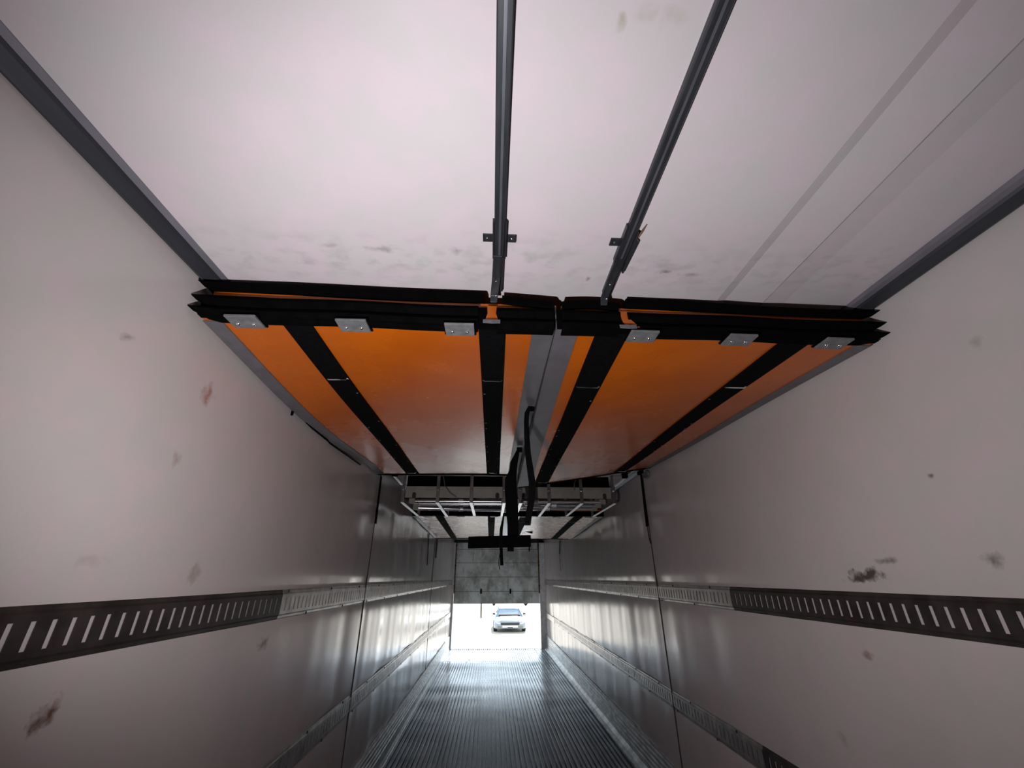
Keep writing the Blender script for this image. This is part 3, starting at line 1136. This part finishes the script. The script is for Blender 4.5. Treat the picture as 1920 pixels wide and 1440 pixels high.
# ------------------------------------------------------------------ tie straps down the wall joints
def tie(x, y, z0, z1, w, label, slant=0.0, cord_to=None, ring=None):
    t = thing('tie_strap', (x, y, z0), label, 'strap', 'tie straps hanging along the walls')
    s = 1 if x < 0 else -1
    m = MB()
    m.strip([(x, y, z1), (x, y + slant * 0.5, (z0 + z1) / 2), (x, y + slant, z0)], [w, w * 1.0, w * 1.1], (0, 1, 0), 0.004, (s, 0, 0))
    m.build('webbing', M_web, t)
    if cord_to is not None:
        MB().tube([(x, y + slant, z0), (x, y + slant, lerp(z0, cord_to, 0.5)), (x - s * 0.003, y + slant - 0.01, cord_to)], 0.004, 6).build('cord', M_web, t, smooth=True)
    if ring:
        MB().box(x - 0.02, x + 0.02, y - 0.02, y + 0.06, z1 - 0.02, z1 + 0.03).build('anchor_block', M_black, t, bevel=0.004)
        m = MB()
        c = Vector((x + 0.002, y - 0.13, z1 - 0.055))
        m.tube([c + Vector((0.004 * math.sin(a * 2), 0.05 * math.cos(a), 0.034 * math.sin(a))) for a in [2 * math.pi * k / 12 for k in range(13)]], 0.008, 8)
        m.box(c.x - 0.008, c.x + 0.008, c.y - 0.02, c.y + 0.10, c.z - 0.012, c.z + 0.03)
        m.build('ratchet', M_clip, t, smooth=True)
    return t


TG = 'tie straps hanging along the walls'
tie(L + 0.012, 3.735, 2.045, 2.45, 0.055, 'black tie strap down the wall joint just behind the level bulkhead panel', 0.02)
tie(R - 0.012, 3.90, 2.05, 2.55, 0.055, 'black tie strap with a zinc ratchet buckle down the wall joint', 0.03, 1.90, True)
tie(L + 0.010, 7.02, 1.80, 2.27, 0.06, 'black tie strap on the wall beside the pale farther bulkhead', 0.08)
tie(L + 0.010, 8.15, 1.95, 2.32, 0.08, 'black tie strap on the wall just past the pale farther bulkhead', 0.0)
tie(R - 0.012, 9.15, 2.08, 2.33, 0.09, 'black tie strap on the wall near the roller door, ending in thin cord', 0.15, 1.75)

# ------------------------------------------------------------------ half-raised roller door
t = thing('roller_door', (0.165, Y1 + 0.03, 1.0), 'stained grey roller door of wide horizontal slats, raised halfway', 'door')
zz = [1.003, 1.297, 1.641, 1.993, 2.330, 2.56]
for a, b in zip(zz, zz[1:]):
    m = MB()
    m.box(L + 0.05, R - 0.15, Y1 + 0.03, Y1 + 0.055, a + 0.004, b - 0.004)
    m.build('slat', M_door, t, bevel=0.006)
    MB().box(L + 0.05, R - 0.15, Y1 + 0.036, Y1 + 0.050, b - 0.005, b + 0.005).build('joint_seal', M_dark, t)
for hx in (px_wall((902, 1107), y=Y1)[0], px_wall((957, 1107), y=Y1)[0]):
    MB().box(hx - 0.022, hx + 0.022, Y1 + 0.008, Y1 + 0.03, 1.24, 1.36).build('hinge', M_black, t, bevel=0.01)
hx = px_wall((902, 1145), y=Y1)[0]
MB().strip([(hx, Y1 + 0.02, 1.02), (hx, Y1 + 0.02, 0.68)], [0.034, 0.034], (1, 0, 0), 0.006, (0, 1, 0)).build('pull_strap', M_rust, t)
for px, w in ((926, 0.045), (986, 0.06)):
    hx = px_wall((px, 1136), y=Y1)[0]
    m = MB()
    m.add([(hx - w, Y1 + 0.03, 1.006), (hx + w, Y1 + 0.03, 1.006), (hx, Y1 + 0.03, 0.945), (hx - w, Y1 + 0.045, 1.006), (hx + w, Y1 + 0.045, 1.006), (hx, Y1 + 0.045, 0.945)],
          [(0, 1, 2), (3, 5, 4), (0, 3, 4, 1), (1, 4, 5, 2), (2, 5, 3, 0)])
    m.build('bottom_catch', M_rust, t)
# door tracks: rusty side channels
for x0, x1, lab in ((L + 0.045, L + 0.072, 'rusty roller door track beside the post nearest the long load bar side'), (R - 0.175, R - 0.145, 'rusty roller door track beside the broad rear post')):
    tr_ = thing('door_track', ((x0 + x1) / 2, Y1, 1.25), lab, 'track', 'roller door tracks')
    MB().box(x0, x1, Y1 - 0.012, Y1 + 0.028, 1.25, 2.52).build('channel', M_rust, tr_, bevel=0.003)
    for z in (1.4, 1.9, 2.4):
        MB().box(x0 - 0.008, x1 + 0.008, Y1 - 0.018, Y1 - 0.012, z, z + 0.05).build('bracket', M_rust, tr_)

# ------------------------------------------------------------------ parked car outside
M_paint = mat_simple('pale_blue_paint', (0.27, 0.35, 0.42), 0.3, 0.0, 0.05, 3, coat=0.6)
M_glass = mat_simple('car_glass', (0.24, 0.32, 0.44), 0.08, 0.0, 0.05, 3, spec=0.8)
M_plastic = mat_simple('car_black_plastic', (0.03, 0.028, 0.03), 0.5, 0.0, 0.2, 10)
M_tyre = mat_simple('tyre_rubber', (0.02, 0.019, 0.02), 0.8, 0.0, 0.2, 10)
M_lamp = mat_simple('headlamp_lens', (0.6, 0.6, 0.62), 0.15, 0.3, 0.1, 10)
M_plate = mat_simple('bumper_bright', (0.75, 0.77, 0.76), 0.3, 0.4, 0.1, 10)

GZ = -1.30
c0 = px_wall((956.5, 1186.5), z=GZ)
CX_, CY_ = c0[0], c0[1]
car = thing('car', (CX_, CY_ + 2.2, GZ), 'pale blue car parked facing the trailer on sunlit ground', 'car')


ZS = 0.82                       # a low, wide car


def W(x, y, z):
    return (CX_ + x, CY_ + y, GZ + z * ZS)


HW = 0.97
# lower body: sections along the length
secs = [(0.00, 0.80, 0.30, 0.58), (0.06, 0.88, 0.24, 0.70), (0.25, 0.95, 0.22, 0.77), (0.9, HW, 0.22, 0.86), (1.35, HW, 0.22, 0.93), (2.6, HW, 0.22, 0.97), (3.7, HW, 0.24, 1.00), (4.25, 0.92, 0.30, 0.98), (4.40, 0.84, 0.36, 0.90)]
rings = []
for y, w, z0, z1 in secs:
    zc = lerp(z0, z1, 0.55)
    half = [(w * 0.90, z0), (w, z0 + 0.07), (w * 1.0, zc), (w * 0.97, z1 - 0.09), (w * 0.86, z1 - 0.015), (w * 0.5, z1 + 0.015)]
    ring = [W(x, y, z) for x, z in half] + [W(-x, y, z) for x, z in reversed(half)]
    rings.append(ring)
body = MB().loft(rings).build('body', M_paint, car, smooth=True, auto=35)
# cabin: glass house with a roof
cs = [(1.30, 0.80, 0.80, 0.93, 0.94), (1.95, 0.74, 0.60, 0.93, 1.38), (2.5, 0.74, 0.60, 0.95, 1.43), (3.3, 0.74, 0.58, 0.97, 1.38), (4.0, 0.74, 0.66, 0.99, 1.02)]
rings = []
for y, wb, wt, z0, z1 in cs:
    rings.append([W(wb, y, z0), W(wt, y, z1), W(wt * 0.5, y, z1 + 0.02), W(-wt * 0.5, y, z1 + 0.02), W(-wt, y, z1), W(-wb, y, z0)])
MB().loft(rings).build('window_glass', M_glass, car, smooth=True, auto=30)
rings = []
for y, w, z in ((1.90, 0.61, 1.385), (2.2, 0.62, 1.43), (2.7, 0.62, 1.455), (3.3, 0.60, 1.41), (3.45, 0.59, 1.36)):
    rings.append([W(w, y, z - 0.03), W(w, y, z), W(w * 0.5, y, z + 0.025), W(-w * 0.5, y, z + 0.025), W(-w, y, z), W(-w, y, z - 0.03)])
MB().loft(rings).build('roof', M_paint, car, smooth=True, auto=35)
for s in (-1, 1):
    MB().tube([W(s * 0.81, 1.30, 0.94), W(s * 0.62, 1.93, 1.39)], 0.035, 8).build('pillar', M_paint, car, smooth=True)
    MB().tube([W(s * 0.75, 4.0, 1.00), W(s * 0.60, 3.35, 1.38)], 0.05, 8).build('pillar', M_paint, car, smooth=True)
    # wing mirror
    m = MB()
    m.loft([[W(s * a, y, z) for a, z in ((0.86, 1.00), (1.04, 1.01), (1.05, 1.12), (0.90, 1.13))] for y in (1.55, 1.70)])
    o = m.build('mirror', M_plastic, car, bevel=0.02)
    # head lamps, fog grilles
    m = MB()
    m.loft([[W(s * a, y, z) for a, z in ((0.56, 0.52), (0.80, 0.55), (0.82, 0.66), (0.58, 0.63))] for y in (-0.02, 0.12)])
    m.build('headlamp', M_lamp, car, bevel=0.01)
    MB().box(*sorted((CX_ + s * 0.50, CX_ + s * 0.76)), CY_ - 0.012, CY_ + 0.1, GZ + 0.30 * ZS, GZ + 0.44 * ZS).build('fog_lamp_bezel', M_board, car, bevel=0.02)
    for y in (0.85, 3.55):
        c = Vector((CX_ + s * 0.865, CY_ + y, GZ + 0.30))
        m = MB()
        rr = [(-0.11, 0.24), (-0.11, 0.28), (-0.08, 0.30), (0.08, 0.30), (0.11, 0.28), (0.11, 0.24)]
        rings = [[(c.x + dx, c.y + r * math.cos(a), c.z + r * math.sin(a)) for a in [2 * math.pi * k / 24 for k in range(24)]] for dx, r in rr]
        m.loft(rings)
        wv = m.build('wheel', M_tyre, car, smooth=True, auto=35)
        MB().tube([c + Vector((s * 0.09, 0, 0)), c + Vector((s * 0.117, 0, 0))], 0.205, 20).build('rim', M_clip, wv, smooth=True)
# front: grille, bumper, plate
MB().box(CX_ - 0.55, CX_ + 0.55, CY_ - 0.016, CY_ + 0.1, GZ + 0.475 * ZS, GZ + 0.63 * ZS).build('grille', M_plastic, car, bevel=0.015)
MB().box(CX_ - 0.46, CX_ + 0.46, CY_ - 0.014, CY_ + 0.1, GZ + 0.315 * ZS, GZ + 0.455 * ZS).build('lower_bumper', M_plate, car, bevel=0.02)
MB().box(CX_ - 0.16, CX_ + 0.16, CY_ - 0.02, CY_ + 0.1, GZ + 0.28 * ZS, GZ + 0.36 * ZS).build('air_intake', M_plastic, car, bevel=0.02)
# bonnet: slight raised middle
MB().loft([[W(-0.62, y, z), W(-0.5, y, z + 0.025), W(0.5, y, z + 0.025), W(0.62, y, z), W(0.62, y, z - 0.03), W(-0.62, y, z - 0.03)] for y, z in ((0.12, 0.735), (0.5, 0.82), (1.28, 0.935))]).build('bonnet', M_paint, car, smooth=True, auto=35)
MB().box(CX_ - 0.66, CX_ + 0.66, CY_ + 1.30, CY_ + 1.40, GZ + 0.93 * ZS, GZ + 1.05 * ZS).build('cowl', M_plastic, car)
